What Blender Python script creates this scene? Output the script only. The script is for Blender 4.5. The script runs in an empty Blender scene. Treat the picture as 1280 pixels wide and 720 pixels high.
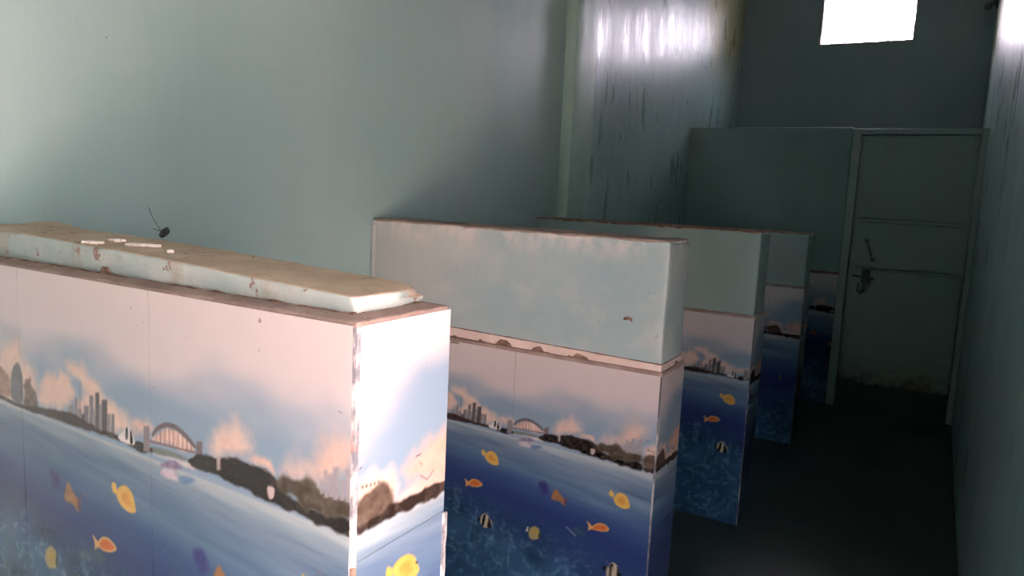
import bpy, bmesh, math, random
import numpy as np
from mathutils import Vector, Matrix, noise as mnoise

C = bpy.context.scene
COL = C.collection

# ------------------------------------------------------------------ camera
CAM = Vector((1.7384, 0.0, 1.4222))
cr = Vector((0.861456, 0.505710, 0.046377))
cu = Vector((-0.105422, 0.088749, 0.990459))
cf = Vector((-0.496770, 0.858131, -0.129766))
cd = bpy.data.cameras.new('camera')
co = bpy.data.objects.new('camera', cd)
COL.objects.link(co)
cd.sensor_width = 36.0
cd.lens = 911.32 / 1280 * 36.0
cd.clip_start = 0.02
m = Matrix((cr, cu, -cf)).transposed().to_4x4()
m.translation = CAM
co.matrix_world = m
C.camera = co

# ------------------------------------------------------------------ world, sun, exposure
w = bpy.data.worlds.new('World')
C.world = w
w.use_nodes = True
bg = w.node_tree.nodes['Background']
bg.inputs[0].default_value = (1.0, 0.88, 1.04, 1)
bg.inputs[1].default_value = 33.0

sd = bpy.data.lights.new('sun', 'SUN')
sd.energy = 92.0
sd.angle = math.radians(0.6)
sd.color = (1.0, 0.96, 0.93)
so = bpy.data.objects.new('sun', sd)
COL.objects.link(so)
so.rotation_euler = Vector((0.05, 0.55, -0.83)).to_track_quat('-Z', 'Y').to_euler()

vs = C.view_settings
vs.view_transform = 'Standard'
vs.look = 'None'
vs.gamma = 1.0
vs.use_curve_mapping = False
vs.exposure = 0.0
C.cycles.max_bounces = 10
C.cycles.diffuse_bounces = 6
C.cycles.glossy_bounces = 4
C.cycles.sample_clamp_indirect = 12.0

# ------------------------------------------------------------------ measures (metres)
L = 1.1006; T = 0.211; W = 1.9455
Y1, Y2, Y3, Y4 = 0.706, 1.981, 3.195, 4.522
YS, YB, YN = 5.661, 7.034, -1.6
ZC = 3.7
rnd = random.Random(4)


# ------------------------------------------------------------------ materials
def lin(c):
    c = np.asarray(c, float) / 255.0
    return np.where(c <= 0.04045, c / 12.92, ((c + 0.055) / 1.055) ** 2.4)


def rgba(c):
    return tuple(float(x) for x in lin(c)) + (1.0,)


class Mat:
    def __init__(s, name, rough=0.6, spec=0.5):
        s.m = bpy.data.materials.new(name)
        s.m.use_nodes = True
        s.t = s.m.node_tree
        s.b = s.t.nodes['Principled BSDF']
        s.b.inputs['Roughness'].default_value = rough
        s.b.inputs['Specular IOR Level'].default_value = spec
        g = s.n('ShaderNodeNewGeometry')
        s.pos = g.outputs['Position']
        s.nrm = g.outputs['Normal']

    def n(s, t, **k):
        x = s.t.nodes.new(t)
        for a, b in k.items():
            setattr(x, a, b)
        return x

    def l(s, a, b):
        s.t.links.new(a, b)

    def noise(s, scale, detail=4.0, rough=0.55, stretch=(1, 1, 1), off=(0, 0, 0)):
        mp = s.n('ShaderNodeMapping')
        mp.inputs['Scale'].default_value = stretch
        mp.inputs['Location'].default_value = off
        s.l(s.pos, mp.inputs['Vector'])
        x = s.n('ShaderNodeTexNoise')
        x.inputs['Scale'].default_value = scale
        x.inputs['Detail'].default_value = detail
        x.inputs['Roughness'].default_value = rough
        s.l(mp.outputs[0], x.inputs['Vector'])
        return x.outputs['Fac']

    def ramp(s, fac, a, b, lo=0.0, hi=1.0):
        x = s.n('ShaderNodeMapRange', interpolation_type='SMOOTHSTEP')
        x.inputs['From Min'].default_value = a
        x.inputs['From Max'].default_value = b
        x.inputs['To Min'].default_value = lo
        x.inputs['To Max'].default_value = hi
        s.l(fac, x.inputs['Value'])
        return x.outputs['Result']

    def math(s, op, a, b):
        x = s.n('ShaderNodeMath', operation=op)
        for i, v in enumerate((a, b)):
            if isinstance(v, (int, float)):
                x.inputs[i].default_value = v
            else:
                s.l(v, x.inputs[i])
        return x.outputs[0]

    def mix(s, fac, a, b):
        x = s.n('ShaderNodeMix', data_type='RGBA')
        if isinstance(fac, (int, float)):
            x.inputs[0].default_value = fac
        else:
            s.l(fac, x.inputs[0])
        for i, v in ((6, a), (7, b)):
            if isinstance(v, tuple):
                x.inputs[i].default_value = v if len(v) == 4 else rgba(v)
            else:
                s.l(v, x.inputs[i])
        return x.outputs[2]

    def sep(s, v):
        x = s.n('ShaderNodeSeparateXYZ')
        s.l(v, x.inputs[0])
        return x.outputs

    def color(s, v):
        if isinstance(v, tuple):
            s.b.inputs['Base Color'].default_value = rgba(v)
        else:
            s.l(v, s.b.inputs['Base Color'])

    def roughness(s, v):
        s.l(v, s.b.inputs['Roughness'])

    def bump(s, h, strength=0.3, dist=0.01):
        x = s.n('ShaderNodeBump')
        x.inputs['Strength'].default_value = strength
        x.inputs['Distance'].default_value = dist
        s.l(h, x.inputs['Height'])
        s.l(x.outputs[0], s.b.inputs['Normal'])


def paint(name, base, alt, rough=0.3, spec=0.5, yellow=False, streak=0.35, dist=0.006, chips=0.0, chip=(120, 96, 84)):
    M = Mat(name, rough, spec)
    n1 = M.noise(1.3, 5)
    c = M.mix(M.ramp(n1, 0.35, 0.68), base, alt)
    st = M.noise(7.0, 5, 0.6, (1, 1, 0.12))
    c = M.mix(M.ramp(st, 0.45, 0.8, 0, 0.10), c, (100, 112, 118))
    sp = M.noise(60.0, 2)
    c = M.mix(M.ramp(sp, 0.765, 0.785, 0, 0.7), c, (80, 78, 72))
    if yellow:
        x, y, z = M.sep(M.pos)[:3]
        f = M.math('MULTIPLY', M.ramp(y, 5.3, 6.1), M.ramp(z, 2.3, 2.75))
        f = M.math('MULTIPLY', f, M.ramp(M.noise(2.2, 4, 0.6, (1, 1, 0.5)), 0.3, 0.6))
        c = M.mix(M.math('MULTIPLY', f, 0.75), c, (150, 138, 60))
    if chips:
        z = M.sep(M.pos)[2]
        c = M.mix(M.math('MULTIPLY', M.ramp(z, 1.22, 1.30), M.ramp(M.noise(9.0, 5, 0.65, (1, 1, 0.7)), 0.42, 0.62, 0, 0.8)), c, (206, 200, 192))
        c = M.mix(M.ramp(M.noise(5.5, 5, 0.6, (1, 1, 1.4), (1, 4, 2)), 0.48, 0.66, 0, 0.3), c, (194, 194, 188))
        c = M.mix(M.ramp(M.noise(24.0, 5, 0.65, (1, 1, 0.3), (8, 2, 1)), 0.64, 0.74, 0, 0.45), c, (116, 122, 122))
        cn = M.noise(16.0, 6, 0.65, (1, 1, 1), (3, 1, 7))
        c = M.mix(M.ramp(cn, 0.72 - chips, 0.735 - chips, 0, 0.9), c, chip)
    M.color(c)
    h = M.math('ADD', M.math('MULTIPLY', M.noise(46.0, 6, 0.7, (1, 1, 0.13)), 0.9), M.math('MULTIPLY', M.noise(6.0, 5), 0.8))
    if yellow:
        # the bay beyond the pillar was painted with a coarser brush and has weathered
        far = M.ramp(M.sep(M.pos)[1], 3.35, 3.5)
        patch = M.ramp(M.noise(4.0, 5, 0.65, (1, 1, 0.35), (5, 2, 0)), 0.38, 0.62, 0.4, 1.8)
        h = M.math('MULTIPLY', h, M.math('ADD', M.math('MULTIPLY', M.math('MULTIPLY', far, patch), 1.1), 0.35))
    M.bump(h, streak, dist)
    rg = M.ramp(M.noise(9.0, 4, 0.6, (1, 1, 0.3)), 0.3, 0.75, rough - 0.05, rough + 0.10)
    if yellow:
        rg = M.math('SUBTRACT', rg, M.math('MULTIPLY', far, 0.09))
    M.roughness(rg)
    return M.m


TEAL = paint('teal_oil_paint', (146, 179, 177), (156, 184, 181), 0.40, 0.8, True)
PILLAR = paint('green_pillar_paint', (148, 182, 168), (156, 188, 174), 0.42, 0.6)
TEAL_END = paint('teal_end_wall_paint', (128, 150, 152), (136, 156, 158), 0.42, 0.4)
TEAL_STALL = paint('teal_stall_paint', (122, 152, 146), (130, 160, 154), 0.4, 0.4)
PLASTER = paint('pale_teal_plaster', (148, 172, 175), (180, 186, 180), 0.45, 0.35, False, 0.4, 0.005, 0.02, (128, 122, 118))
PLASTER_GREEN = paint('teal_green_plaster', (132, 156, 150), (142, 164, 158), 0.45, 0.35, False, 0.3, 0.004, 0.0)
DOOR = paint('green_steel_paint', (142, 166, 157), (150, 172, 164), 0.42, 0.4, False, 0.1, 0.002)
FRAME = paint('grey_green_frame_paint', (146, 166, 160), (152, 172, 166), 0.4, 0.4, False, 0.1, 0.002)

_m = Mat('mortar', 0.95, 0.2)
_c = _m.mix(_m.ramp(_m.noise(14, 6), 0.35, 0.68), (140, 122, 114), (164, 146, 136))
_c = _m.mix(_m.ramp(_m.noise(90, 3), 0.58, 0.75, 0, 0.6), _c, (104, 84, 74))
_m.color(_c)
_m.bump(_m.noise(70, 5), 0.6, 0.006)
MORTAR = _m.m

_m = Mat('chipped_brown_plaster', 0.95, 0.15)
_m.color(_m.mix(_m.ramp(_m.noise(40, 5), 0.35, 0.68), (112, 88, 76), (150, 122, 106)))
_m.bump(_m.noise(90, 5), 0.7, 0.006)
CHIP = _m.m

# cap of the nearest partition: painted sides, settled tan dust and bare cement on its top
_m = Mat('dusty_cap_plaster', 0.8, 0.25)
_side = _m.mix(_m.ramp(_m.noise(9, 5), 0.35, 0.7), (160, 176, 172), (182, 190, 184))
_side = _m.mix(_m.ramp(_m.noise(26, 6, 0.7), 0.60, 0.625, 0, 0.9), _side, (132, 104, 92))
_side = _m.mix(_m.ramp(_m.noise(14, 6, 0.6, (1, 1, 0.3)), 0.5, 0.65, 0, 0.6), _side, (162, 152, 134))
_top = _m.mix(_m.ramp(_m.noise(11, 6, 0.65), 0.35, 0.7), (188, 168, 144), (210, 192, 168))
_top = _m.mix(_m.ramp(_m.noise(35, 5, 0.7), 0.60, 0.66, 0, 0.7), _top, (112, 94, 76))
_nz = _m.math('ADD', _m.sep(_m.nrm)[2], _m.math('MULTIPLY', _m.math('SUBTRACT', _m.noise(30, 5), 0.5), 0.5))
_m.color(_m.mix(_m.ramp(_nz, 0.55, 0.8), _side, _top))
_m.bump(_m.noise(60, 5), 0.5, 0.006)
CAP = _m.m

_m = Mat('torn_white_plaster', 0.85, 0.25)
_c = _m.mix(_m.ramp(_m.noise(10, 5), 0.35, 0.7), (206, 186, 176), (224, 206, 196))
_m.color(_m.mix(_m.ramp(_m.noise(45, 5), 0.62, 0.72, 0, 0.7), _c, (140, 116, 104)))
_m.bump(_m.noise(60, 5), 0.4, 0.004)
LIP = _m.m

_m = Mat('white_grout', 0.85, 0.3)
_c = _m.mix(_m.ramp(_m.noise(30, 6, 0.7, (1, 1, 0.35)), 0.42, 0.6), (182, 178, 174), (98, 102, 110))
_m.color(_m.mix(_m.ramp(_m.noise(16, 5, 0.6, (1, 1, 0.5), (2, 5, 1)), 0.6, 0.66), _c, (150, 116, 104)))
_m.bump(_m.noise(80, 4), 0.5, 0.004)
GROUT = _m.m

_m = Mat('grey_joint_cement', 0.85, 0.3)
_c = _m.mix(_m.ramp(_m.noise(20, 6, 0.7, (1, 1, 0.25)), 0.48, 0.66), (78, 80, 84), (176, 174, 172))
_m.color(_c)
_m.bump(_m.noise(80, 4), 0.4, 0.003)
JOINT = _m.m

_m = Mat('glazed_mural_tile', 0.16, 0.5)
_a = _m.n('ShaderNodeAttribute', attribute_name='print')
_c = _m.mix(_m.ramp(_m.noise(55, 3), 0.72, 0.745, 0, 0.7), _a.outputs['Color'], (120, 96, 86))
_m.color(_c)
_m.roughness(_m.ramp(_m.noise(8, 4), 0.2, 0.8, 0.14, 0.22))
TILE = _m.m

_m = Mat('dark_wet_cement_floor', 0.45, 0.4)
_c = _m.mix(_m.ramp(_m.noise(2.5, 6), 0.35, 0.7), (46, 60, 56), (60, 72, 68))
_m.color(_c)
_m.bump(_m.noise(20, 6), 0.3, 0.006)
FLOOR = _m.m

_m = Mat('whitewashed_ceiling', 0.9, 0.2)
_m.color(_m.mix(_m.ramp(_m.noise(2, 5), 0.35, 0.7), (160, 168, 164), (172, 178, 172)))
_m.bump(_m.noise(30, 5), 0.3, 0.004)
CEIL = _m.m

_m = Mat('sunlit_dry_earth', 0.95, 0.1)
_m.color(_m.mix(_m.ramp(_m.noise(3, 6), 0.35, 0.7), (206, 176, 162), (218, 190, 176)))
_m.bump(_m.noise(30, 6), 0.5, 0.01)
EARTH = _m.m

_m = Mat('sky_block_render', 0.95, 0.1)
_m.color(_m.mix(_m.ramp(_m.noise(3, 6), 0.35, 0.7), (176, 168, 160), (188, 180, 174)))
_m.bump(_m.noise(20, 6), 0.4, 0.01)
YARD = _m.m

_m = Mat('white_paint_flake', 0.7, 0.3)
_m.color(_m.mix(_m.ramp(_m.noise(60, 4), 0.4, 0.7), (240, 234, 226), (222, 212, 202)))
FLAKE = _m.m

_m = Mat('dark_steel', 0.5, 0.4)
_m.b.inputs['Metallic'].default_value = 0.2
_m.color(_m.mix(_m.ramp(_m.noise(40, 4), 0.4, 0.7), (84, 98, 91), (106, 118, 111)))
STEEL = _m.m

_m = Mat('dark_dirt', 0.95, 0.1)
_m.color(_m.mix(_m.ramp(_m.noise(120, 4), 0.4, 0.7), (58, 62, 58), (96, 102, 98)))
_m.bump(_m.noise(200, 4), 0.6, 0.003)
DIRT = _m.m

_m = Mat('grey_wisp', 0.95, 0.1)
_m.color(_m.mix(_m.ramp(_m.noise(120, 4), 0.4, 0.7), (90, 104, 102), (120, 134, 132)))
WISP = _m.m

_m = Mat('rusty_door_foot', 0.8, 0.2)
_c = _m.mix(_m.ramp(_m.noise(12, 6, 0.65), 0.4, 0.62), (150, 164, 152), (116, 114, 98))
_m.color(_m.mix(_m.ramp(_m.math('ADD', _m.sep(_m.pos)[2], _m.math('MULTIPLY', _m.noise(9, 5), 0.12)), 0.26, 0.44), _c, (146, 169, 160)))
_m.bump(_m.noise(50, 5), 0.4, 0.003)
RUST = _m.m

_m = Mat('lamp_glass', 0.15, 0.5)
_m.b.inputs['Transmission Weight'].default_value = 0.7
_m.color(_m.mix(_m.ramp(_m.noise(20, 3), 0.4, 0.7), (196, 196, 200), (170, 172, 176)))
BULB = _m.m

_m = Mat('grey_plastic', 0.5, 0.4)
_m.color(_m.mix(_m.ramp(_m.noise(30, 3), 0.4, 0.7), (74, 78, 80), (98, 98, 98)))
PLASTIC = _m.m

_m = Mat('window_concrete', 0.9, 0.2)
_m.color(_m.mix(_m.ramp(_m.noise(14, 5), 0.4, 0.7), (150, 150, 150), (176, 172, 168)))
_m.bump(_m.noise(40, 5), 0.5, 0.006)
SILL = _m.m


# ------------------------------------------------------------------ object helpers
def link(name, me, mat, parent=None):
    o = bpy.data.objects.new(name, me)
    COL.objects.link(o)
    if mat is not None and not me.materials:
        me.materials.append(mat)
    if parent is not None:
        o.parent = parent
    return o


def finish(name, bm, mat, parent=None, smooth=False):
    bmesh.ops.recalc_face_normals(bm, faces=bm.faces)
    me = bpy.data.meshes.new(name)
    bm.to_mesh(me)
    bm.free()
    if smooth:
        for p in me.polygons:
            p.use_smooth = True
    return link(name, me, mat, parent)


def add_box(bm, a, b, bevel=0.0):
    r = bmesh.ops.create_cube(bm, size=1.0)
    vs_ = r['verts']
    for v in vs_:
        v.co = Vector([(a[i] + b[i]) / 2 + v.co[i] * (b[i] - a[i]) for i in range(3)])
    if bevel:
        es = list({e for v in vs_ for e in v.link_edges})
        bmesh.ops.bevel(bm, geom=es, offset=bevel, segments=2, affect='EDGES', profile=0.5)


def boxes(name, lst, mat, parent=None, bevel=0.0):
    bm = bmesh.new()
    for a, b in lst:
        add_box(bm, a, b, bevel)
    return finish(name, bm, mat, parent)


def rough_box(name, a, b, mat, parent=None, step=0.04, r=0.008, amp=0.003, freq=14.0, shape=None, fine=None):
    """box with rounded edges, cut into small faces and roughened like worn plaster"""
    bm = bmesh.new()
    add_box(bm, a, b)
    for ax in range(3):
        d = b[ax] - a[ax]
        cuts = [a[ax] + r, b[ax] - r] if d > 2.5 * r else [a[ax] + d * 0.5]
        n = int(d / step)
        cuts += [a[ax] + d * (i + 1) / (n + 1) for i in range(n)]
        no = [0, 0, 0]
        no[ax] = 1
        for c in sorted(cuts):
            p = [0, 0, 0]
            p[ax] = c
            bmesh.ops.bisect_plane(bm, geom=bm.verts[:] + bm.edges[:] + bm.faces[:], plane_co=p, plane_no=no, dist=1e-5)
    A = Vector(a); B = Vector(b)
    for v in bm.verts:
        q = Vector([min(max(v.co[i], A[i] + r), B[i] - r) if B[i] - A[i] > 2 * r else (A[i] + B[i]) / 2 for i in range(3)])
        d = v.co - q
        if d.length > r:
            v.co = q + d.normalized() * r
        nv = mnoise.noise_vector(v.co * freq) * 0.7 + mnoise.noise_vector(v.co * freq * 2.9) * 0.3
        v.co += nv * amp
        if shape:
            v.co = shape(v.co)
    return finish(name, bm, mat, parent, True)


def tube(bm, pts, rad, seg=8):
    rings = []
    pts = [Vector(p) for p in pts]
    for i, p in enumerate(pts):
        d = (pts[min(i + 1, len(pts) - 1)] - pts[max(i - 1, 0)]).normalized()
        x = d.orthogonal().normalized()
        y = d.cross(x)
        rings.append([bm.verts.new(p + (x * math.cos(k * 2 * math.pi / seg) + y * math.sin(k * 2 * math.pi / seg)) * rad) for k in range(seg)])
    for i in range(len(rings) - 1):
        for k in range(seg):
            bm.faces.new((rings[i][k], rings[i][(k + 1) % seg], rings[i + 1][(k + 1) % seg], rings[i + 1][k]))
    bm.faces.new(rings[0][::-1])
    bm.faces.new(rings[-1])


def empty(name, loc, label=None, cat=None, group=None, kind=None):
    o = bpy.data.objects.new(name, None)
    COL.objects.link(o)
    o.location = loc
    o.empty_display_size = 0.1
    tag(o, label, cat, group, kind)
    return o


def tag(o, label=None, cat=None, group=None, kind=None):
    for k, v in (('label', label), ('category', cat), ('group', group), ('kind', kind)):
        if v:
            o[k] = v
    return o


class Part:
    """adds children in world coordinates under an Empty placed at the thing's base"""
    def __init__(s, root):
        s.root = root

    def add(s, o, label=None):
        o.parent = s.root
        o.matrix_parent_inverse = Matrix.Translation(-s.root.location)
        if label:
            o['label'] = label
        return o

    def sub(s, part, o, label=None):
        o.parent = part
        if label:
            o['label'] = label
        return o


MURAL = [
(240,208,190,22,14,"607,-926 636,-856 692,-756 801,-702 889,-740 941,-790 984,-842 871,-917 709,-942"),
(238,200,182,8,10,"932,-940 1010,-879 1078,-857 1144,-890 1178,-942 1078,-942"),
(238,200,182,25,14,"1243,-950 1275,-848 1338,-821 1416,-838 1508,-793 1551,-692 1638,-616 1738,-600 1771,-787 1494,-900 1417,-890"),
(240,208,190,12,12,"-1330,-839 -1217,-743 -1114,-754 -1028,-700 -950,-727 -915,-812 -858,-859 -964,-972 -1256,-1016 -1362,-988 -1312,-896"),
(240,208,190,14,12,"-964,-638 -883,-602 -786,-620 -694,-683 -565,-728 -476,-800 -352,-842 -230,-872 -215,-956 -395,-1026 -654,-1013 -903,-960 -721,-845 -793,-745 -928,-700"),
(238,200,182,12,8,"-197,-920 -109,-870 -25,-863 24,-896 -11,-945 -199,-985"),
(238,200,182,6,5,"6,-979 166,-878 288,-879 445,-937 444,-976 16,-998"),
(240,208,190,20,12,"-2064,-853 -1805,-625 -1616,-549 -1520,-751 -1369,-786 -1363,-1013 -1794,-1045 -2084,-1073"),
(236,205,188,14,10,"1788,-889 1866,-826 1957,-843 2082,-843 2132,-966 2120,-1083 2022,-1061 1800,-980"),
(240,205,188,12,10,"2111,-1086 2179,-1022 2327,-1030 2485,-1054 2676,-1057 2684,-1179 2266,-1122"),
(238,190,170,22,12,"2184,-902 2317,-818 2470,-792 2682,-762 2706,-1142 2486,-1084 2304,-1009"),
(120,118,122,3,2,"-1774,-954 -1738,-799 -1653,-730 -1609,-754 -1571,-844 -1588,-1068 -1770,-1040"),
(122,108,98,4,8,"-1588,-1068 -1538,-851 -1480,-817 -1451,-872 -1388,-909 -1366,-1050 -1545,-1084"),
(175,140,122,5,6,"-2060,-814 -1845,-817 -1778,-855 -1770,-1040 -2080,-1028"),
(132,130,134,2,1.5,"-809,-748 -797,-746 -808,-941 -819,-944"),
(150,146,146,2,1.5,"-962,-948 -902,-936 -906,-1001 -966,-1013"),
(150,146,146,2,1.5,"-882,-875 -839,-867 -846,-1006 -890,-1015"),
(132,130,134,2,1.5,"-763,-910 -705,-899 -712,-1036 -770,-1048"),
(132,130,134,2,1.5,"-692,-823 -644,-814 -655,-1042 -703,-1052"),
(96,92,94,2,1.5,"-620,-787 -567,-778 -580,-1054 -633,-1065"),
(96,92,94,2,1.5,"-542,-823 -476,-811 -487,-1057 -553,-1071"),
(150,146,146,2,1.5,"-481,-911 -444,-904 -450,-1049 -487,-1057"),
(132,130,134,2,1.5,"-435,-902 -399,-895 -405,-1045 -442,-1053"),
(96,92,94,2,1.5,"-796,-973 -756,-966 -760,-1046 -800,-1054"),
(150,146,146,2,1.5,"-571,-862 -543,-856 -551,-1037 -580,-1043"),
(150,146,146,2,1.5,"-648,-910 -626,-906 -632,-1042 -655,-1047"),
(150,146,146,2,1.5,"-843,-948 -794,-938 -798,-1020 -848,-1030"),
(70,52,47,3,3,"-2080,-1028 -1634,-1064 -1365,-1037 -965,-995 -730,-1017 -580,-1043 -360,-1041 -184,-1058 28,-1043 27,-1086 -168,-1089 -361,-1080 -618,-1074 -970,-1084 -1218,-1083 -1545,-1090 -2084,-1066"),
(48,44,48,2,1,"-200,-1067 -142,-1028 -50,-1036 -36,-1095 -138,-1106"),
(238,232,228,1.5,0,"-369,-1050 -290,-991 -264,-946 -198,-980 -161,-1070 -264,-1080 -346,-1070"),
(48,44,48,1.2,0,"-282,-1020 -264,-949 -246,-971 -246,-1021 -265,-1060"),
(48,44,48,1.2,0,"-230,-1052 -220,-965 -201,-988 -193,-1066 -220,-1070"),
(148,138,138,2,0,"-72,-914 -7,-900 -12,-1076 -78,-1091"),
(128,118,118,2,0,"468,-902 526,-889 525,-990 467,-1003"),
(116,106,110,1.6,0,"13,-953 61,-889 167,-835 268,-833 368,-869 445,-917 479,-950 444,-950 347,-900 268,-870 166,-870 71,-918 25,-972"),
(138,106,102,1.5,0,"-14,-997 473,-972 473,-982 -14,-1011"),
(150,124,120,1.2,0,"56,-930 64,-928 62,-997 54,-999"),
(150,124,120,1.2,0,"103,-900 111,-899 109,-994 100,-996"),
(150,124,120,1.2,0,"149,-877 158,-875 155,-992 146,-994"),
(150,124,120,1.2,0,"195,-871 203,-869 200,-990 192,-992"),
(150,124,120,1.2,0,"240,-871 248,-869 245,-988 237,-990"),
(150,124,120,1.2,0,"284,-878 292,-877 290,-986 282,-988"),
(150,124,120,1.2,0,"327,-895 335,-894 334,-984 326,-986"),
(150,124,120,1.2,0,"371,-915 378,-914 377,-982 369,-983"),
(150,124,120,1.2,0,"414,-937 421,-935 420,-980 413,-981"),
(128,140,132,3,2,"15,-1035 141,-1028 264,-1023 394,-1029 364,-1052 182,-1073 24,-1074"),
(225,210,210,3,2,"14,-1076 182,-1073 384,-1055 481,-1085 422,-1099 263,-1084 35,-1085"),
(150,135,160,3,4,"80,-1129 222,-1090 354,-1096 293,-1130 117,-1161"),
(215,200,210,3,4,"85,-1173 262,-1140 291,-1211 199,-1213 105,-1209"),
(120,150,185,4,3,"292,-1177 382,-1146 470,-1156 361,-1214 297,-1209"),
(50,42,38,3,6,"374,-1051 444,-996 597,-961 690,-958 836,-938 958,-952 1078,-942 1178,-960 1244,-1058 1356,-1064 1497,-1086 1588,-1079 1778,-1066 1780,-1162 1498,-1147 1245,-1133 1044,-1125 941,-1102 781,-1092 634,-1083 442,-1084"),
(92,82,70,5,8,"1162,-970 1243,-944 1339,-938 1417,-890 1479,-904 1525,-939 1586,-970 1775,-954 1778,-1069 1588,-1094 1482,-1081 1373,-1096 1340,-1033 1244,-1070 1178,-1051"),
(172,165,168,2,1,"1524,-893 1547,-887 1548,-968 1526,-974"),
(172,165,168,2,1,"1553,-828 1580,-822 1583,-982 1556,-989"),
(172,165,168,2,1,"1620,-795 1663,-785 1667,-971 1623,-983"),
(172,165,168,2,1,"1584,-844 1620,-835 1623,-966 1586,-975"),
(172,165,168,2,1,"1672,-856 1708,-847 1710,-966 1674,-975"),
(172,165,168,2,1,"1711,-785 1749,-776 1754,-962 1715,-972"),
(190,178,172,1.5,1,"663,-955 698,-946 697,-1033 662,-1042"),
(215,195,190,1.5,1,"1104,-1027 1165,-1024 1162,-1092 1126,-1113 1107,-1081"),
(104,88,76,5,8,"1782,-962 1851,-936 1923,-922 2027,-937 2087,-991 2116,-1082 2033,-1112 1966,-1113 1874,-1117 1786,-1108"),
(62,50,44,3,5,"1786,-1108 1874,-1104 2023,-1104 2060,-1059 2161,-1092 2265,-1093 2487,-1098 2705,-1118 2710,-1199 1797,-1150"),
(105,86,76,1.5,1,"1832,-881 1846,-886 1846,-902 1832,-898"),
(105,86,76,1.5,1,"1864,-885 1878,-890 1879,-907 1864,-902"),
(105,86,76,1.5,1,"1896,-890 1911,-895 1912,-912 1897,-907"),
(105,86,76,1.5,1,"1930,-894 1944,-899 1945,-916 1930,-911"),
(105,86,76,1.5,1,"1963,-899 1978,-904 1979,-921 1964,-916"),
(95,85,100,1,0,"2358,-993 2427,-1039 2427,-1047 2358,-1000"),
(95,85,100,1,0,"2427,-1039 2493,-996 2494,-1003 2427,-1047"),
(95,85,100,1,0,"2342,-900 2370,-929 2370,-936 2342,-907"),
(95,85,100,1,0,"2301,-853 2351,-856 2351,-863 2301,-860"),
(95,85,100,1,0,"1811,-782 1832,-773 1832,-779 1812,-788"),
(238,190,98,2,0,"-456,-1402 -409,-1385 -382,-1449 -394,-1471 -440,-1470"),
(238,190,98,2,0,"-400,-1454 -348,-1394 -276,-1377 -211,-1418 -186,-1484 -172,-1548 -258,-1568 -341,-1544 -392,-1500"),
(225,165,80,5,0,"-343,-1465 -318,-1435 -282,-1427 -249,-1447 -236,-1480 -229,-1512 -272,-1522 -314,-1510 -339,-1488"),
(240,180,110,2,0,"-713,-1846 -660,-1877 -635,-1888 -633,-1928 -684,-1978 -678,-1906"),
(240,180,110,2,0,"-646,-1890 -577,-1829 -502,-1822 -427,-1852 -406,-1885 -479,-1926 -572,-1943 -644,-1931"),
(222,120,60,3,0,"-621,-1891 -567,-1848 -509,-1841 -450,-1860 -434,-1882 -491,-1912 -563,-1925 -619,-1919"),
(215,200,165,2,0,"-430,-2370 -405,-2298 -356,-2248 -294,-2300 -236,-2353 -236,-2415 -295,-2456 -360,-2466 -408,-2430"),
(30,32,42,1.5,0,"-407,-2450 -387,-2292 -342,-2260 -352,-2382 -373,-2457"),
(30,32,42,1.5,0,"-304,-2344 -290,-2296 -236,-2415 -268,-2450 -317,-2458"),
(30,32,42,2,0,"-475,-2391 -456,-2331 -420,-2368 -447,-2402"),
(180,165,110,3,0,"312,-2340 337,-2269 403,-2222 473,-2246 495,-2335 456,-2394 372,-2426 327,-2399"),
(200,170,90,5,0,"348,-2298 431,-2258 460,-2313 367,-2340"),
(60,75,60,2,0,"474,-2262 506,-2332 480,-2378 457,-2362"),
(225,220,205,1.5,0,"273,-2335 294,-2266 311,-2268 304,-2329"),
(70,95,115,6,8,"-913,-2035 -779,-2001 -720,-2033 -756,-2076 -891,-2093"),
(64,66,126,8,6,"426,-1638 498,-1611 572,-1650 567,-1737 507,-1772 452,-1728"),
(172,122,82,4,2,"607,-1780 664,-1640 729,-1705 797,-1758 835,-1729 828,-1806 791,-1862 745,-1806 624,-1814"),
(90,75,105,4,2,"797,-1758 835,-1729 828,-1806 791,-1862"),
(238,190,98,2,0,"1379,-1547 1400,-1483 1452,-1520 1444,-1576"),
(238,190,98,2,0,"1441,-1586 1491,-1500 1564,-1482 1632,-1536 1667,-1648 1578,-1681 1484,-1657"),
(225,165,80,5,0,"1496,-1585 1521,-1542 1558,-1533 1592,-1560 1610,-1616 1565,-1632 1518,-1620"),
(240,180,110,2,0,"1108,-1949 1174,-1991 1192,-2014 1190,-2042 1140,-2079 1150,-2016"),
(240,180,110,2,0,"1177,-2018 1276,-1934 1371,-1936 1426,-1983 1387,-2024 1283,-2044 1179,-2049"),
(222,120,60,3,0,"1205,-2015 1282,-1956 1356,-1954 1398,-1984 1368,-2013 1287,-2030 1206,-2036"),
(150,165,170,2,0,"831,-2110 847,-2106 990,-2190 977,-2202"),
(62,85,110,8,6,"916,-2120 1031,-2050 1132,-2097 1097,-2163 980,-2188"),
(215,200,165,2,0,"1418,-2537 1443,-2435 1492,-2375 1564,-2416 1615,-2521 1607,-2626 1536,-2686 1460,-2674"),
(30,32,42,1.5,0,"1448,-2621 1447,-2434 1500,-2384 1496,-2512 1485,-2628"),
(30,32,42,1.5,0,"1535,-2500 1545,-2403 1615,-2521 1607,-2626 1556,-2642"),
(30,32,42,2,0,"1357,-2481 1406,-2447 1415,-2496 1384,-2540"),
(238,190,98,2,100,"2050,-1531 2059,-1446 2112,-1483 2122,-1529 2089,-1549"),
(238,190,98,2,100,"2107,-1502 2126,-1468 2176,-1449 2260,-1454 2327,-1502 2348,-1554 2381,-1610 2344,-1635 2269,-1646 2161,-1582"),
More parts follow.
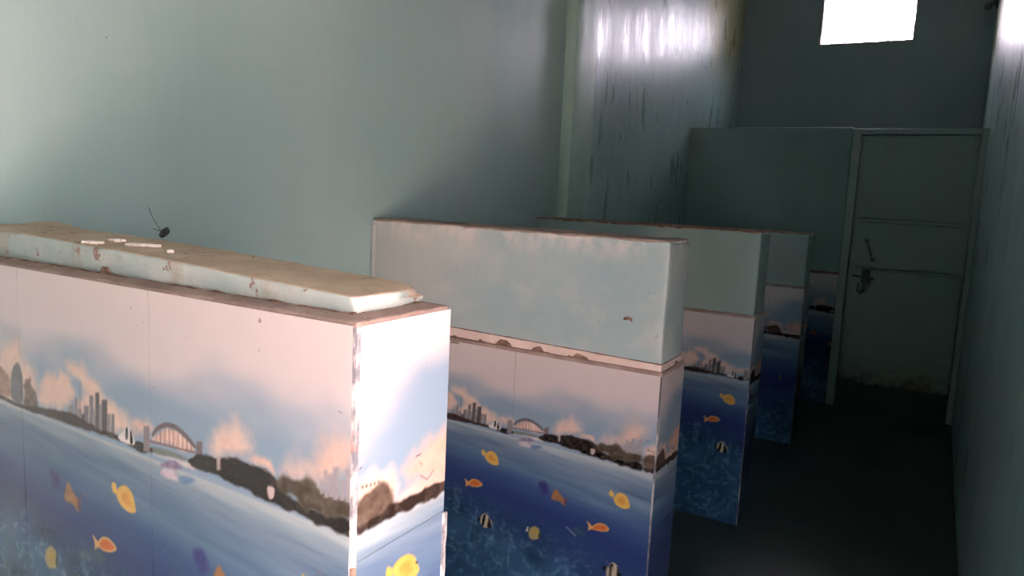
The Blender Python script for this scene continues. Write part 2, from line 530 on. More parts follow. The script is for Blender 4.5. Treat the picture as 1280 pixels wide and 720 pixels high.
(225,165,80,5,100,"2176,-1520 2186,-1504 2212,-1494 2254,-1496 2287,-1521 2297,-1547 2314,-1574 2296,-1586 2258,-1592 2204,-1561"),
(40,30,40,1,100,"2333,-1538 2352,-1546 2352,-1560 2334,-1552"),
(120,125,80,10,6,"2148,-2126 2188,-2078 2206,-2197 2166,-2245"),
(180,165,110,3,100,"-1360,-2220 -1335,-2149 -1269,-2102 -1199,-2126 -1177,-2215 -1216,-2274 -1300,-2306 -1345,-2279"),
(200,170,90,5,100,"-1324,-2178 -1241,-2138 -1212,-2193 -1305,-2220"),
(60,75,60,2,100,"-1198,-2142 -1166,-2212 -1192,-2258 -1215,-2242"),
(64,66,126,8,106,"-1246,-1518 -1174,-1491 -1100,-1530 -1105,-1617 -1165,-1652 -1220,-1608"),
(172,122,82,4,102,"-1065,-1660 -1008,-1520 -943,-1585 -875,-1638 -837,-1609 -844,-1686 -881,-1742 -927,-1686 -1048,-1694"),
(90,75,105,4,102,"-875,-1638 -837,-1609 -844,-1686 -881,-1742"),
(62,85,110,8,106,"-756,-2000 -641,-1930 -540,-1977 -575,-2043 -692,-2068"),
]


# ------------------------------------------------------------------ the print on the tiles
# u runs along the mural from the seam beside the bridge, v down from the top edge of the tiling (quarter millimetres below)
def poly_cov(U, V, poly, fe):
    """coverage of a polygon with a feathered edge, for points U, V"""
    px = poly[:, 0]; py = poly[:, 1]
    inside = np.zeros(U.shape, bool)
    dist = np.full(U.shape, 1e9)
    n = len(px)
    for i in range(n):
        x1, y1, x2, y2 = px[i], py[i], px[(i + 1) % n], py[(i + 1) % n]
        c = ((y1 > V) != (y2 > V)) & (U < (x2 - x1) * (V - y1) / ((y2 - y1) if y2 != y1 else 1e-9) + x1)
        inside ^= c
        dx, dy = x2 - x1, y2 - y1
        l2 = dx * dx + dy * dy + 1e-12
        t = np.clip(((U - x1) * dx + (V - y1) * dy) / l2, 0, 1)
        dist = np.minimum(dist, (U - x1 - t * dx) ** 2 + (V - y1 - t * dy) ** 2)
    sd_ = np.sqrt(dist) * np.where(inside, 1, -1)
    x = np.clip(sd_ / fe * 0.5 + 0.5, 0, 1)
    return x * x * (3 - 2 * x)


_h = np.random.RandomState(11).rand(256, 256)


def vnoise(x, y, oct_=3):
    r = 0; a = 0.5; tot = 0
    for k in range(oct_):
        xi = np.floor(x).astype(int); yi = np.floor(y).astype(int)
        fx = x - xi; fy = y - yi
        fx = fx * fx * (3 - 2 * fx); fy = fy * fy * (3 - 2 * fy)
        g = lambda i, j: _h[(xi + i) % 256, (yi + j) % 256]
        r = r + a * ((g(0, 0) * (1 - fx) + g(1, 0) * fx) * (1 - fy) + (g(0, 1) * (1 - fx) + g(1, 1) * fx) * fy)
        tot += a
        a *= 0.5; x = x * 2.03 + 17.3; y = y * 2.03 + 5.1
    return r / tot


def grad(t, stops):
    xs = [s[0] for s in stops]
    return np.stack([np.interp(t, xs, [s[1][k] for s in stops]) for k in range(3)], -1)


ONLY_FIRST = [False]
POLYS = []
for _r, _g, _b, _fe, _am, _s in MURAL:
    _p = np.array([[float(q) for q in xy.split(',')] for xy in _s.split()]) * 0.00025
    if len(_p) > 4:
        for _k in range(2):      # rounds the outlines
            _q = np.roll(_p, -1, 0)
            _p = np.stack([_p * 0.8 + _q * 0.2, _p * 0.2 + _q * 0.8], 1).reshape(-1, 2)
    POLYS.append((np.array((_r, _g, _b), float), _fe * 0.001, _am * 0.001, _p))


def mural(U, V):
    """linear colour of the printed mural at u, v"""
    hz = -0.272 - 0.022 * np.clip(U + 0.4, 0, 1.2)
    # sky
    sky = grad(-V, [(0, (236, 222, 218)), (0.12, (228, 216, 214)), (0.28, (210, 208, 212))])
    bn = vnoise(U * 5 + 3, V * 9 + 7, 3)
    diag = np.interp(U, [0.40, 0.443, 0.65], [0, -0.02, 0.06])
    bl = np.clip((-V - 0.05 - 0.02 + diag + (bn - 0.5) * 0.16) / 0.13, 0, 1) * np.clip((0.33 + V) / 0.06, 0, 1)
    bl = bl * bl * (3 - 2 * bl)
    sky = sky + (np.array((146, 172, 192)) - sky) * (bl * 0.95)[..., None]
    # water
    d = np.clip(hz - V, 0, 2)
    k = np.interp(U, [-0.6, -0.35, 0, 0.44, 0.66], [1.55, 1.35, 1.08, 0.80, 0.80])
    d2 = d * k + (vnoise(U * 3, V * 14, 3) - 0.5) * 0.05 * np.clip(d / 0.05, 0, 1)
    wat = grad(d2, [(0, (196, 204, 204)), (0.012, (156, 174, 184)), (0.05, (122, 144, 168)), (0.10, (104, 132, 160)), (0.155, (68, 92, 138)),
                    (0.225, (50, 66, 120)), (0.30, (52, 76, 116)), (0.40, (62, 98, 130)), (0.9, (54, 88, 120))])
    s1 = vnoise(U * 4 + V * 2.5, (V + U * 0.10) * 46 + 9, 3) - 0.5
    wat = wat + (s1 * 92 * np.clip(1 - d2 / 0.17, 0, 1) * np.clip(d / 0.01, 0, 1))[..., None] * np.array((1.1, 0.95, 0.75))
    rn = np.abs(vnoise(U * 44 + 3, V * 50, 2) - 0.5) + np.abs(vnoise(U * 30 + 8, V * 28 + 4, 2) - 0.5) * 0.6
    net = np.clip(1 - rn / 0.16, 0, 1) * np.clip((d2 - 0.24) / 0.1, 0, 1)
    wat = wat + net[..., None] * np.array((44, 52, 44))
    dk = np.clip((d2 - 0.24) / 0.1, 0, 1) * (vnoise(U * 9, V * 12 + 2, 3) - 0.55)
    wat = wat + dk[..., None] * np.array((50, 60, 70))
    f = np.clip((hz - V) / 0.004 + 0.5, 0, 1)[..., None]
    col = sky * (1 - f) + wat * f
    # clouds, shore, bridge, fish
    n1 = vnoise(U * 48, V * 48, 3) - 0.5; n2 = vnoise(U * 48 + 40, V * 48 + 70, 3) - 0.5
    tex = vnoise(U * 90 + 5, V * 90, 3) - 0.5
    for c, fe, am, p in POLYS:
        if am > 0.09:            # fish printed only on the nearest divider's panel
            if not ONLY_FIRST[0]:
                continue
            am -= 0.1
        mg = fe + am + 0.004
        b = (U > p[:, 0].min() - mg) & (U < p[:, 0].max() + mg) & (V > p[:, 1].min() - mg) & (V < p[:, 1].max() + mg)
        if not b.any():
            continue
        cov = poly_cov(U[b] + n1[b] * am * 2, V[b] + n2[b] * am * 2, p, fe)[:, None]
        cc = c[None] + tex[b][:, None] * (50 if fe < 0.007 and am > 0.002 else 18)
        col[b] = col[b] * (1 - cov) + cc * cov
    return lin(np.clip(col, 6, 250)) * np.array((0.62, 0.65, 0.665))


GAP = 0.0004


def tile(name, org, ud, vd, w, h, mu, mv, res, parent, th=0.008, hseam=False):
    """one glazed tile: lower left corner org, edges along ud and vd; mu, mv are the mural coordinates of that corner"""
    ud = np.array(ud, float); vd = np.array(vd, float); nd = np.cross(ud, vd)
    nu = max(2, int(round(w / res))); nv_ = max(2, int(round(h / res)))
    gv = GAP if hseam else 0.00008
    a = np.linspace(GAP, w - GAP, nu + 1); b = np.linspace(gv, h - gv, nv_ + 1)
    Aa, Bb = np.meshgrid(a, b)
    cols = mural(mu + Aa.ravel(), mv + Bb.ravel())
    dep = np.zeros((nv_ + 1, nu + 1))
    dep[:, 0] = dep[:, -1] = -0.0002
    if hseam:
        dep[0, :] = dep[-1, :] = -0.0006
    P = np.array(org) + Aa.ravel()[:, None] * ud + Bb.ravel()[:, None] * vd + dep.ravel()[:, None] * nd
    idx = np.arange((nu + 1) * (nv_ + 1)).reshape(nv_ + 1, nu + 1)
    ring = np.concatenate([idx[0, :-1], idx[:-1, -1], idx[-1, :0:-1], idx[:0:-1, 0]])
    base = len(P)
    # ring twice: once for the sharp glaze edge in body colour, once at the back
    P2 = P[ring]; P3 = P[ring] - nd * th
    allP = np.concatenate([P, P2, P3])
    edge = cols[ring] * 0.7 + 0.1 * lin((150, 130, 116))
    allC = np.concatenate([cols, edge, edge])
    q = np.stack([idx[:-1, :-1], idx[:-1, 1:], idx[1:, 1:], idx[1:, :-1]], -1).reshape(-1, 4)
    r2 = base + np.arange(len(ring)); r3 = r2 + len(ring)
    sk = np.stack([r2, r3, np.roll(r3, -1), np.roll(r2, -1)], -1)
    F = np.concatenate([q, sk]).astype(np.int32)
    me = bpy.data.meshes.new(name)
    me.vertices.add(len(allP))
    me.vertices.foreach_set('co', allP.astype(np.float32).ravel())
    me.loops.add(F.size)
    me.loops.foreach_set('vertex_index', F.ravel())
    me.polygons.add(len(F))
    me.polygons.foreach_set('loop_start', np.arange(0, F.size, 4, dtype=np.int32))
    me.polygons.foreach_set('loop_total', np.full(len(F), 4, np.int32))
    me.update(calc_edges=True)
    at = me.attributes.new('print', 'FLOAT_COLOR', 'POINT')
    at.data.foreach_set('color', np.concatenate([allC, np.ones((len(allC), 1))], 1).astype(np.float32).ravel())
    o = link(name, me, TILE)
    return parent.add(o)


def tiling(part, y, ztop, uoff, xs, zs, res, res_low, uend, eres, e=0.010):
    """front, end and back tiles of a partition; xs and zs are the seam positions"""
    for i in range(len(xs) - 1):
        for j in range(len(zs) - 1):
            zt, zb = zs[j], zs[j + 1]
            rs = res if j < 2 else res_low
            tile('mural_tile', (xs[i], y, zb), (1, 0, 0), (0, 0, 1), xs[i + 1] - xs[i], zt - zb, xs[i] - uoff, zb - ztop, rs, part)
    for j in range(len(zs) - 1):
        zt, zb = zs[j], zs[j + 1]
        tile('mural_tile', (L, y + e, zb), (0, 1, 0), (0, 0, 1), T - e, zt - zb, uend + e, zb - ztop, eres if j < 2 else res_low, part, hseam=True)
        tile('mural_tile', (L, y + T, zb), (-1, 0, 0), (0, 0, 1), L / 2, zt - zb, -0.3, zb - ztop, 0.02, part)
        tile('mural_tile', (L / 2, y + T, zb), (-1, 0, 0), (0, 0, 1), L / 2, zt - zb, 0.1, zb - ztop, 0.02, part)


FLAKES = [
    (0.430, 0.750, 0.017, 0.009, 0.5, 'leftmost white paint flake on the dusty cap', 1.0),
    (0.409, 0.809, 0.012, 0.010, 0.4, 'middle white paint flake on the dusty cap, nearest the wall', 2.0),
    (0.495, 0.803, 0.027, 0.011, 0.52, 'rightmost and longest white paint flake on the dusty cap', 3.0),
    (0.597, 0.789, 0.005, 0.004, 0.2, 'tiny white crumb right of the flakes on the dusty cap', 4.0),
]
# ------------------------------------------------------------------ the room
def st(o, label=None):
    o['kind'] = 'structure'
    if label:
        o['label'] = label
    return o


wall_left = st(boxes('wall_left', [((-0.2, YN - 0.2, 0), (0, YB + 0.25, ZC))], TEAL))
st(boxes('floor', [((-0.2, YN - 0.2, -0.12), (W + 0.2, YB + 0.25, 0))], FLOOR))
st(boxes('ceiling', [((-0.2, YN - 0.2, ZC), (W + 0.2, YB + 0.25, ZC + 0.15))], CEIL))
DY0, DY1, DZ = -0.38, 0.66, 2.0
st(boxes('wall_right', [((W, YN - 0.2, 0), (W + 0.2, DY0, ZC)), ((W, DY1, 0), (W + 0.2, YB + 0.25, ZC)), ((W, DY0, DZ), (W + 0.2, DY1, ZC))], TEAL))
st(boxes('wall_near', [((0, YN - 0.2, 0), (W, YN, ZC))], TEAL_END))
WX0, WX1, WZ0, WZ1 = 0.648, 1.398, 2.812, 3.235
st(boxes('wall_back', [((0, YB, 0), (W, YB + 0.25, WZ0)), ((0, YB, WZ1), (W, YB + 0.25, ZC)), ((0, YB, WZ0), (WX0, YB + 0.25, WZ1)), ((WX1, YB, WZ0), (W, YB + 0.25, WZ1))], TEAL_END))

# open ventilation window: rough cement lining round the hole
win = empty('window_1', ((WX0 + WX1) / 2, YB, WZ0), None, None, None, 'structure')
wp = Part(win)
wp.add(rough_box('window_sill', (WX0, YB + 0.004, WZ0 - 0.002), (WX1, YB + 0.25, WZ0 + 0.022), SILL, None, 0.03, 0.006, 0.008, 18))
wp.add(rough_box('window_jamb', (WX0 - 0.002, YB + 0.004, WZ0), (WX0 + 0.02, YB + 0.25, WZ1), SILL, None, 0.03, 0.006, 0.008, 18))
wp.add(rough_box('window_jamb', (WX1 - 0.02, YB + 0.004, WZ0), (WX1 + 0.002, YB + 0.25, WZ1), SILL, None, 0.03, 0.006, 0.008, 18))
wp.add(rough_box('window_head', (WX0, YB + 0.004, WZ1 - 0.02), (WX1, YB + 0.25, WZ1 + 0.002), SILL, None, 0.03, 0.006, 0.006, 18))

# wall of the closed stall at the far end, tiled at its foot
stall = empty('wall_stall', (0, YS, 0), 'teal stall wall beside the far door, lower part tiled with the mural', None, None, 'structure')
sp = Part(stall)
sp.add(rough_box('painted_wall', (0, YS, 0.955), (1.150, YS + 0.11, 1.984), TEAL_STALL, None, 0.09, 0.006, 0.002, 10))
sp.add(boxes('tiled_base', [((0, YS + 0.008, 0), (1.150, YS + 0.11, 0.957))], MORTAR))
sp.add(rough_box('mortar_joint', (0.0, YS - 0.004, 0.946), (1.150, YS + 0.03, 0.966), CHIP, None, 0.03, 0.004, 0.006, 22))
_zs = [0.948, 0.65, 0.33, 0.0]
for _x0, _x1 in ((0.0, 0.41), (0.41, 0.848), (0.848, 1.150)):
    for _j in range(3):
        tile('mural_tile', (_x0, YS - 0.001, _zs[_j + 1]), (1, 0, 0), (0, 0, 1), _x1 - _x0, _zs[_j] - _zs[_j + 1], _x0 - 0.848, _zs[_j + 1] - 0.948, 0.006 if _x0 > 0.8 else 0.015, sp)

# pillar standing out of the left wall
pil = rough_box('pillar', (0.0, 3.425, 0.0), (0.063, 3.68, ZC), PILLAR, None, 0.12, 0.005, 0.0015, 8)
tag(pil, 'shallow green pillar on the left wall behind the third urinal divider', 'pillar')

# far steel door
door = empty('door_1', (1.55, YS + 0.02, 0), 'grey green steel door at the far end beside the right wall', None, None, 'structure')
dp = Part(door)
DX0, DX1 = 1.203, 1.912
fr = [((1.152, YS - 0.01, 0.0), (DX0, YS + 0.07, 1.972)), ((DX1, YS - 0.01, 0.0), (W, YS + 0.07, 1.972)), ((DX0, YS - 0.01, 1.934), (DX1, YS + 0.07, 1.972))]
dp.add(boxes('frame_post', [fr[0]], FRAME, None, 0.003))
dp.add(boxes('frame_post', [fr[1]], FRAME, None, 0.003))
dp.add(boxes('frame_head', [fr[2]], FRAME, None, 0.003))
YD = YS + 0.035
dp.add(boxes('door_panel', [((DX0 + 0.008, YD, 1.359), (DX1 - 0.008, YD + 0.012, 1.926))], DOOR, None, 0.002))
mid_panel = dp.add(boxes('door_panel', [((DX0 + 0.008, YD, 1.017), (DX1 - 0.008, YD + 0.012, 1.325))], DOOR, None, 0.002))
low_panel = dp.add(boxes('door_panel', [((DX0 + 0.008, YD, 0.40), (DX1 - 0.008, YD + 0.012, 0.990))], DOOR, None, 0.002))
dp.add(boxes('door_rail', [((DX0 + 0.008, YD - 0.004, 1.333), (DX1 - 0.008, YD + 0.012, 1.351))], FRAME, None, 0.002))
dp.add(boxes('door_rail', [((DX0 + 0.008, YD + 0.004, 0.994), (DX1 - 0.008, YD + 0.012, 1.004))], FRAME, None, 0.002))


def _foot(v):
    if v.z < 0.3:
        v.z += 0.02 * mnoise.noise(Vector((v.x * 18, 0, 3))) + 0.012 * mnoise.noise(Vector((v.x * 50, 0, 9)))
    return v


dp.add(rough_box('door_foot', (DX0 + 0.008, YD, 0.185), (DX1 - 0.008, YD + 0.012, 0.402), RUST, None, 0.02, 0.002, 0.0, 10, _foot), 'rust stained lower edge of the door')
dp.add(boxes('door_stile', [((DX0 + 0.006, YD + 0.012, 0.19), (DX0 + 0.04, YD + 0.035, 1.926))], FRAME))
dp.add(boxes('door_stile', [((DX1 - 0.04, YD + 0.012, 0.19), (DX1 - 0.006, YD + 0.035, 1.926))], FRAME))
bm = bmesh.new()
tube(bm, [(1.305, YD + 0.004, 1.200), (1.306, YD - 0.028, 1.198), (1.322, YD - 0.034, 1.165), (1.342, YD - 0.034, 1.105), (1.354, YD - 0.028, 1.074), (1.355, YD + 0.004, 1.072)], 0.0065)
add_box(bm, (1.292, YD - 0.004, 1.188), (1.318, YD + 0.002, 1.214), 0.001)
add_box(bm, (1.342, YD - 0.004, 1.058), (1.370, YD + 0.002, 1.084), 0.001)
dp.sub(mid_panel, finish('door_handle', bm, STEEL), 'dark steel pull handle')
bm = bmesh.new()
add_box(bm, (1.296, YD - 0.006, 0.900), (1.352, YD + 0.002, 1.002), 0.001)
tube(bm, [(1.240, YD - 0.016, 0.952), (1.375, YD - 0.016, 0.940)], 0.008)
add_box(bm, (1.310, YD - 0.014, 0.838), (1.328, YD - 0.002, 0.935), 0.002)
tube(bm, [(1.284, YD - 0.012, 0.900), (1.280, YD - 0.018, 0.842), (1.300, YD - 0.018, 0.832), (1.318, YD - 0.012, 0.846)], 0.006)
dp.sub(low_panel, finish('door_latch', bm, STEEL), 'dark steel sliding bolt with drop hasp')

# outside the entrance: sunlit yard and an unseen wall added to block the sky
gy = boxes('yard_ground', [((W + 0.2, -12, -0.65), (6.4, 12, -0.45))], EARTH)
st(gy)
st(boxes('threshold', [((W + 0.2, DY0 - 0.2, -0.5), (W + 0.5, DY1 + 0.2, -0.16)), ((W + 0.5, DY0 - 0.2, -0.5), (W + 0.8, DY1 + 0.2, -0.31))], MORTAR))
st(boxes('wall_sky_block', [((6.0, -12, -0.6), (6.3, 12, 5.2))], YARD))

# ------------------------------------------------------------------ dividers between the urinals
GROUP = 'tiled urinal dividers along the left wall'


def ragged_strip(name, x0, x1, y, ztop, zbot, depth, mat, amp, seed, n=90, end=None, slope=0.0, top=False):
    """torn plaster edge: level top, ragged bottom, wrapped round the free end when end is given (y of the far corner)"""
    pts = [(x0 + (x1 - x0) * i / n, y) for i in range(n + 1)]
    if end:
        k = 18
        pts += [(x1, y + (end - y) * (i + 1) / k) for i in range(k)]
    bm = bmesh.new()
    rows = []
    s = 0.0
    for i, (x, yy) in enumerate(pts):
        if i:
            s += math.hypot(x - pts[i - 1][0], yy - pts[i - 1][1])
        t = mnoise.noise(Vector((s * 9, seed, 0))) * 0.6 + mnoise.noise(Vector((s * 31, seed, 4))) * 0.5
        zb = zbot + amp * t + (amp * 0.5 if t > 0.22 else 0) + slope * (x - x0)
        if amp > 0.015:          # row of bites broken out of the lower edge
            zb = zbot + slope * (x - x0) + amp * min(0.9, 2.4 * max(0.0, mnoise.noise(Vector((s * 15, seed, 2))) * 0.8 + mnoise.noise(Vector((s * 47, seed, 6))) * 0.35))
        zt = ztop + slope * (x - x0) + 0.002 * mnoise.noise(Vector((s * 25, seed, 8)))
        if top:
            zb = zbot
            zt = ztop + amp * t + (amp * 1.1 if t > 0.36 else 0)
        zb = min(zb, zt - 0.003)
        if i <= n:
            out = Vector((0, -1, 0)); inn = Vector((0, depth, 0))
            if end and i == n:
                inn = Vector((-depth, depth, 0))
        else:
            inn = Vector((-depth, 0, 0))
        p = Vector((x, yy, 0))
        rows.append([bm.verts.new(q) for q in (p + Vector((0, 0, zt)), p + Vector((0, 0, zb)), p + inn + Vector((0, 0, zb + 0.002)), p + inn + Vector((0, 0, zt)))])
    for a_, b_ in zip(rows, rows[1:]):
        for k in range(4):
            bm.faces.new((a_[k], a_[(k + 1) % 4], b_[(k + 1) % 4], b_[k]))
    bm.faces.new(rows[0])
    bm.faces.new(rows[-1][::-1])
    return finish(name, bm, mat)


def corner_joint(part, y, z0, z1, seed, s=1.0, mat=GROUT):
    """pale chipped grout filling the arris between the front and the end tiles"""
    bm = bmesh.new()
    n = int((z1 - z0) / 0.012)
    rows = []
    for i in range(n + 1):
        z = z0 + (z1 - z0) * i / n
        j = 0.0022 * mnoise.noise(Vector((seed, 0, z * 40))) + 0.0012 * mnoise.noise(Vector((seed, 5, z * 110)))
        rows.append([bm.verts.new(q) for q in ((L - 0.014 * s, y + 0.003, z), (L - (0.010 - j) * s, y + (0.0005 - j * 0.3) * s, z), (L - (0.0035 - j) * s, y + (0.003 - j) * s, z), (L - 0.0008, y + (0.0105 - j) * s, z), (L - 0.004, y + 0.016 * s, z), (L - 0.014 * s, y + 0.016 * s, z))])
    for a_, b_ in zip(rows, rows[1:]):
        for k in range(6):
            bm.faces.new((a_[k], a_[(k + 1) % 6], b_[(k + 1) % 6], b_[k]))
    bm.faces.new(rows[0])
    bm.faces.new(rows[-1][::-1])
    part.add(finish('corner_joint', bm, mat))


# nearest divider: tiled almost to its top, low worn cap
r1 = empty('urinal_divider', (L / 2, Y1 + T / 2, 0), 'nearest tiled urinal divider, tiled high, with a low worn dusty cap', 'divider', GROUP)
p1 = Part(r1)
H1 = 1.240
p1.add(boxes('brick_core', [((0.0, Y1 + 0.008, 0), (L - 0.008, Y1 + T - 0.008, H1 - 0.006))], MORTAR))
def _fillet(v):
    if v.z > H1 - 0.004:
        v.z += 0.006 * min(1.0, max(0.0, min(v.y - Y1, L - v.x, Y1 + T - v.y)) / 0.02)
    return v


p1.add(rough_box('mortar_ledge', (0.0, Y1 + 0.002, H1 - 0.012), (L - 0.002, Y1 + T - 0.002, H1 + 0.004), MORTAR, None, 0.025, 0.003, 0.0018, 30, _fillet))
ONLY_FIRST[0] = True
tiling(p1, Y1, H1, 0.657, [0.0, 0.254, 0.657, L - 0.0075], [H1, 0.911, 0.605, 0.30, 0.0], 0.0026, 0.02, 0.443, 0.0022, 0.0075)
ONLY_FIRST[0] = False
corner_joint(p1, Y1, 0.0, H1 - 0.002, 1.0, 0.75)


def cap_top(x, y):
    z = float(np.interp(x, [0, 0.2, 0.42, 0.65, 0.84, 1.07], [1.302, 1.301, 1.297, 1.291, 1.282, 1.274]))
    return z + 0.010 * max(0.0, 1 - abs(x - 0.04) / 0.12) * max(0.0, (y - Y1 - 0.06) / 0.13)


def _cap(v):
    zt = cap_top(v.x, v.y)
    v.z = 1.249 + (v.z - 1.249) / 0.051 * (zt - 1.249)
    # the free end is broken rounder towards the back corner
    if v.x > L - 0.09 and v.y > Y1 + 0.11:
        v.x -= 0.45 * (v.x - (L - 0.09)) * (v.y - Y1 - 0.11) / 0.07 * min(1.0, max(0.35, (v.z - 1.252) / 0.022))
        v.z -= 0.010 * (v.y - Y1 - 0.11) / 0.07 * (v.x - (L - 0.09)) / 0.07 * (v.z > 1.262)
    return v


cap = p1.add(rough_box('plaster_cap', (0.0, Y1 + 0.026, 1.249), (L - 0.028, Y1 + T - 0.018, 1.300), CAP, None, 0.012, 0.005, 0.0036, 30, _cap))
p1.sub(cap, ragged_strip('torn_edge', 0.0, L - 0.028, Y1 + 0.0225, 1.2505, 1.244, 0.02, CHIP, 0.0075, 3.0, 200, Y1 + T - 0.03, 0.0, True), 'brown torn edge under the cap')
# small chipped patch of bare mortar at the corner, low down
p1.add(rough_box('bare_mortar', (L - 0.0135, Y1 + 0.0004, 0.80), (L - 0.001, Y1 + 0.012, 0.905), CHIP, None, 0.012, 0.003, 0.0016, 40), 'bare brown mortar where the corner is chipped')
p1.add(rough_box('edge_joint', (L - 0.006, Y1 + T - 0.004, 0.30), (L + 0.0025, Y1 + T + 0.008, 0.908), GROUT, None, 0.02, 0.002, 0.0018, 40))

for (yk, hk, Hk, uoff, xs, ue, lab, seed, sh, up) in (
    (Y2, 0.920, 1.304, 0.617, [0.0, 0.17, 0.617, L - 0.0045], 0.443, 'urinal divider behind the nearest one, pale plaster top with torn white lower edge', 5.0, 0.0, PLASTER),
    (Y3, 0.933, 1.302, 1.090, [0.0, 0.21, 0.65, L - 0.0045], 0.443, 'urinal divider in front of the pillar, green plaster top, city skyline on its tiles', 7.0, 0.0, PLASTER_GREEN),
    (Y4, 0.940, 1.262, 0.460, [0.0, 0.46, 0.903, L - 0.0045], 0.443, 'farthest urinal divider, mostly hidden, closest to the stall wall', 9.0, 0.0, PLASTER_GREEN),
):
    rk = empty('urinal_divider', (L / 2, yk + T / 2, 0), lab, 'divider', GROUP)
    pk = Part(rk)
    pk.add(boxes('brick_core', [((0.0, yk + 0.008, 0), (L - 0.008, yk + T - 0.008, hk - 0.006))], MORTAR))
    pk.add(rough_box('mortar_ledge', (0.0, yk + 0.001, hk - 0.012), (L - 0.001, yk + T - 0.002, hk + 0.012), MORTAR, None, 0.03, 0.004, 0.0025, 26))
    near = yk == Y2
    tiling(pk, yk, hk, uoff, xs, [hk, hk - 0.305, hk - 0.61, 0.0], 0.0035 if near else 0.005, 0.008 if near else 0.01, ue, 0.0045, 0.0045)
    corner_joint(pk, yk, 0.0, hk - 0.002, seed, 0.45, JOINT)
    xe = L - 0.010
    z0 = hk + 0.008
    zl = hk + (0.050 if near else 0.016)
    blk = pk.add(rough_box('plaster_block', (0.0, yk + 0.012, z0), (xe, yk + T - 0.010, Hk), up, None, 0.03, 0.006, 0.0028, 9))
    if near:
        pk.sub(blk, ragged_strip('torn_plaster', 0.0, xe + 0.003, yk + 0.0075, zl, hk + 0.022, 0.02, LIP, 0.021, seed, 300, yk + T - 0.012, -0.018), 'white torn plaster edge above the tiles')
    pk.sub(blk, ragged_strip('torn_edge', 0.0, xe + 0.001, yk + 0.0095, zl + 0.0025, hk + 0.009, 0.02, CHIP, 0.004, seed + 1, 110, yk + T - 0.012, -0.018 if near else -0.006), 'brown crumbling joint')
    pk.sub(blk, rough_box('top_crust', (0.0, yk + 0.0135, Hk - 0.009), (xe - 0.004, yk + T - 0.013, Hk + 0.004), CHIP if not near else MORTAR, None, 0.02, 0.005, 0.0035, 24), 'brown bare crust along the top')

    if near:
        pk.sub(blk, rough_box('chipped_spot', (0.966, yk + 0.0085, 1.068), (0.996, yk + 0.016, 1.078), CHIP, None, 0.004, 0.003, 0.007, 90), 'small brown chip in the plaster face')
        pk.sub(blk, rough_box('paint_bead', (0.0, yk + 0.003, z0 + 0.05), (0.016, yk + 0.016, Hk - 0.02), PLASTER, None, 0.03, 0.004, 0.0015, 20), 'pale bead where the plaster meets the wall')

# ------------------------------------------------------------------ small things
# white flakes of paint lying on the cap of the nearest partition
def flake(x, y, z, sx, sy, rot, lab, seed):
    bm = bmesh.new()
    n = 22
    ring_t, ring_b = [], []
    ca, sa = math.cos(rot), math.sin(rot)
    for i in range(n):
        a_ = 2 * math.pi * i / n
        r_ = 1 + 0.8 * mnoise.noise(Vector((math.cos(a_) * 2.4, math.sin(a_) * 2.4, seed)))
        px, py = math.cos(a_) * sx * r_, math.sin(a_) * sy * r_
        q = (px * ca - py * sa, px * sa + py * ca)
        ring_t.append(bm.verts.new((q[0], q[1], 0.005 + 0.0015 * mnoise.noise(Vector((i, seed, 1))))))
        ring_b.append(bm.verts.new((q[0] * 1.04, q[1] * 1.04, 0.0)))
    ct = bm.verts.new((0, 0, 0.007))
    for i in range(n):
        j = (i + 1) % n
        bm.faces.new((ring_t[i], ring_t[j], ct))
        bm.faces.new((ring_b[i], ring_b[j], ring_t[j], ring_t[i]))
    bm.faces.new(ring_b[::-1])
    o = finish('paint_flake', bm, FLAKE)
    o.location = (x, y, z)
    tag(o, lab, 'flake', 'white flakes on the nearest divider cap')


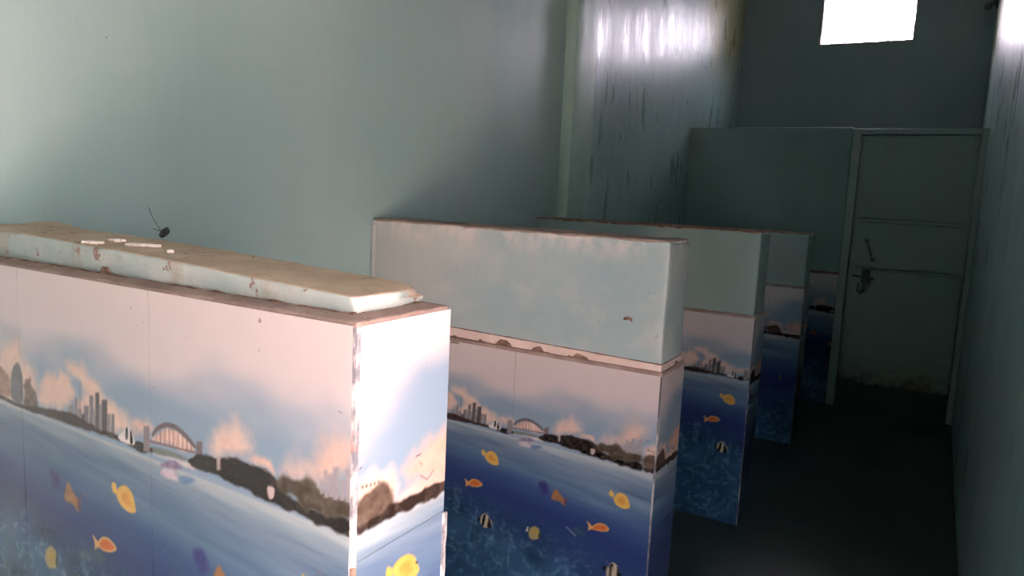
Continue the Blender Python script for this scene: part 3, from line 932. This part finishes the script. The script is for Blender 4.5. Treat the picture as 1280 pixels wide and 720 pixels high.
for x, y, sx, sy, rot, lab, sd_ in FLAKES:
    z = cap_top(x, y) - 0.001
    flake(x, y, z, sx, sy, rot, lab, sd_)

# dark clump with a wisp, stuck to the left wall above the nearest urinal divider
bm = bmesh.new()
bmesh.ops.create_icosphere(bm, subdivisions=3, radius=0.0105)
for v in bm.verts:
    k = 1 + 0.35 * mnoise.noise(v.co * 110 + Vector((3, 1, 7)))
    v.co = Vector((v.co.x * 0.55 * k, v.co.y * 1.35 * k, v.co.z * k))
    v.co.z += v.co.y * 0.35
dc = finish('dirt_clump', bm, DIRT, None, True)
dc.location = (0.004, 1.183, 1.277)
tag(dc, 'small dark dirt clump stuck on the teal wall above the nearest urinal divider', 'dirt')
bm = bmesh.new()
tube(bm, [(0.001, -0.012, 0.004), (0.0, -0.020, 0.018), (-0.001, -0.030, 0.034), (-0.002, -0.038, 0.052), (-0.0025, -0.042, 0.066)], 0.0008, 5)
tube(bm, [(0.001, -0.008, 0.004), (0.0, -0.020, 0.006), (-0.002, -0.032, 0.011)], 0.0011, 5)
wi = finish('wisp', bm, WISP)
wi.parent = dc

# lamp holder high in the far right corner
lr = empty('lamp_holder', (W, YB - 0.13, 3.05), 'small dark bulb holder high on the right wall by the far corner', 'lamp')
lp = Part(lr)
bm = bmesh.new()
add_box(bm, (W - 0.016, YB - 0.17, 3.01), (W, YB - 0.09, 3.13), 0.003)
lp.add(finish('mounting_block', bm, PLASTIC))
bm = bmesh.new()
tube(bm, [(W - 0.012, YB - 0.13, 3.06), (W - 0.028, YB - 0.13, 3.05), (W - 0.046, YB - 0.13, 3.035)], 0.017, 12)
lp.add(finish('socket', bm, PLASTIC))
bm = bmesh.new()
bmesh.ops.create_uvsphere(bm, u_segments=16, v_segments=10, radius=0.028)
for v in bm.verts:
    v.co += Vector((W - 0.064, YB - 0.13, 3.018))
lp.add(finish('bulb', bm, BULB, None, True))
bm = bmesh.new()
tube(bm, [(W - 0.006, YB - 0.13, 3.12), (W - 0.006, YB - 0.125, 3.3), (W - 0.006, YB - 0.12, ZC - 0.001)], 0.004, 6)
lp.add(finish('cable', bm, PLASTIC))
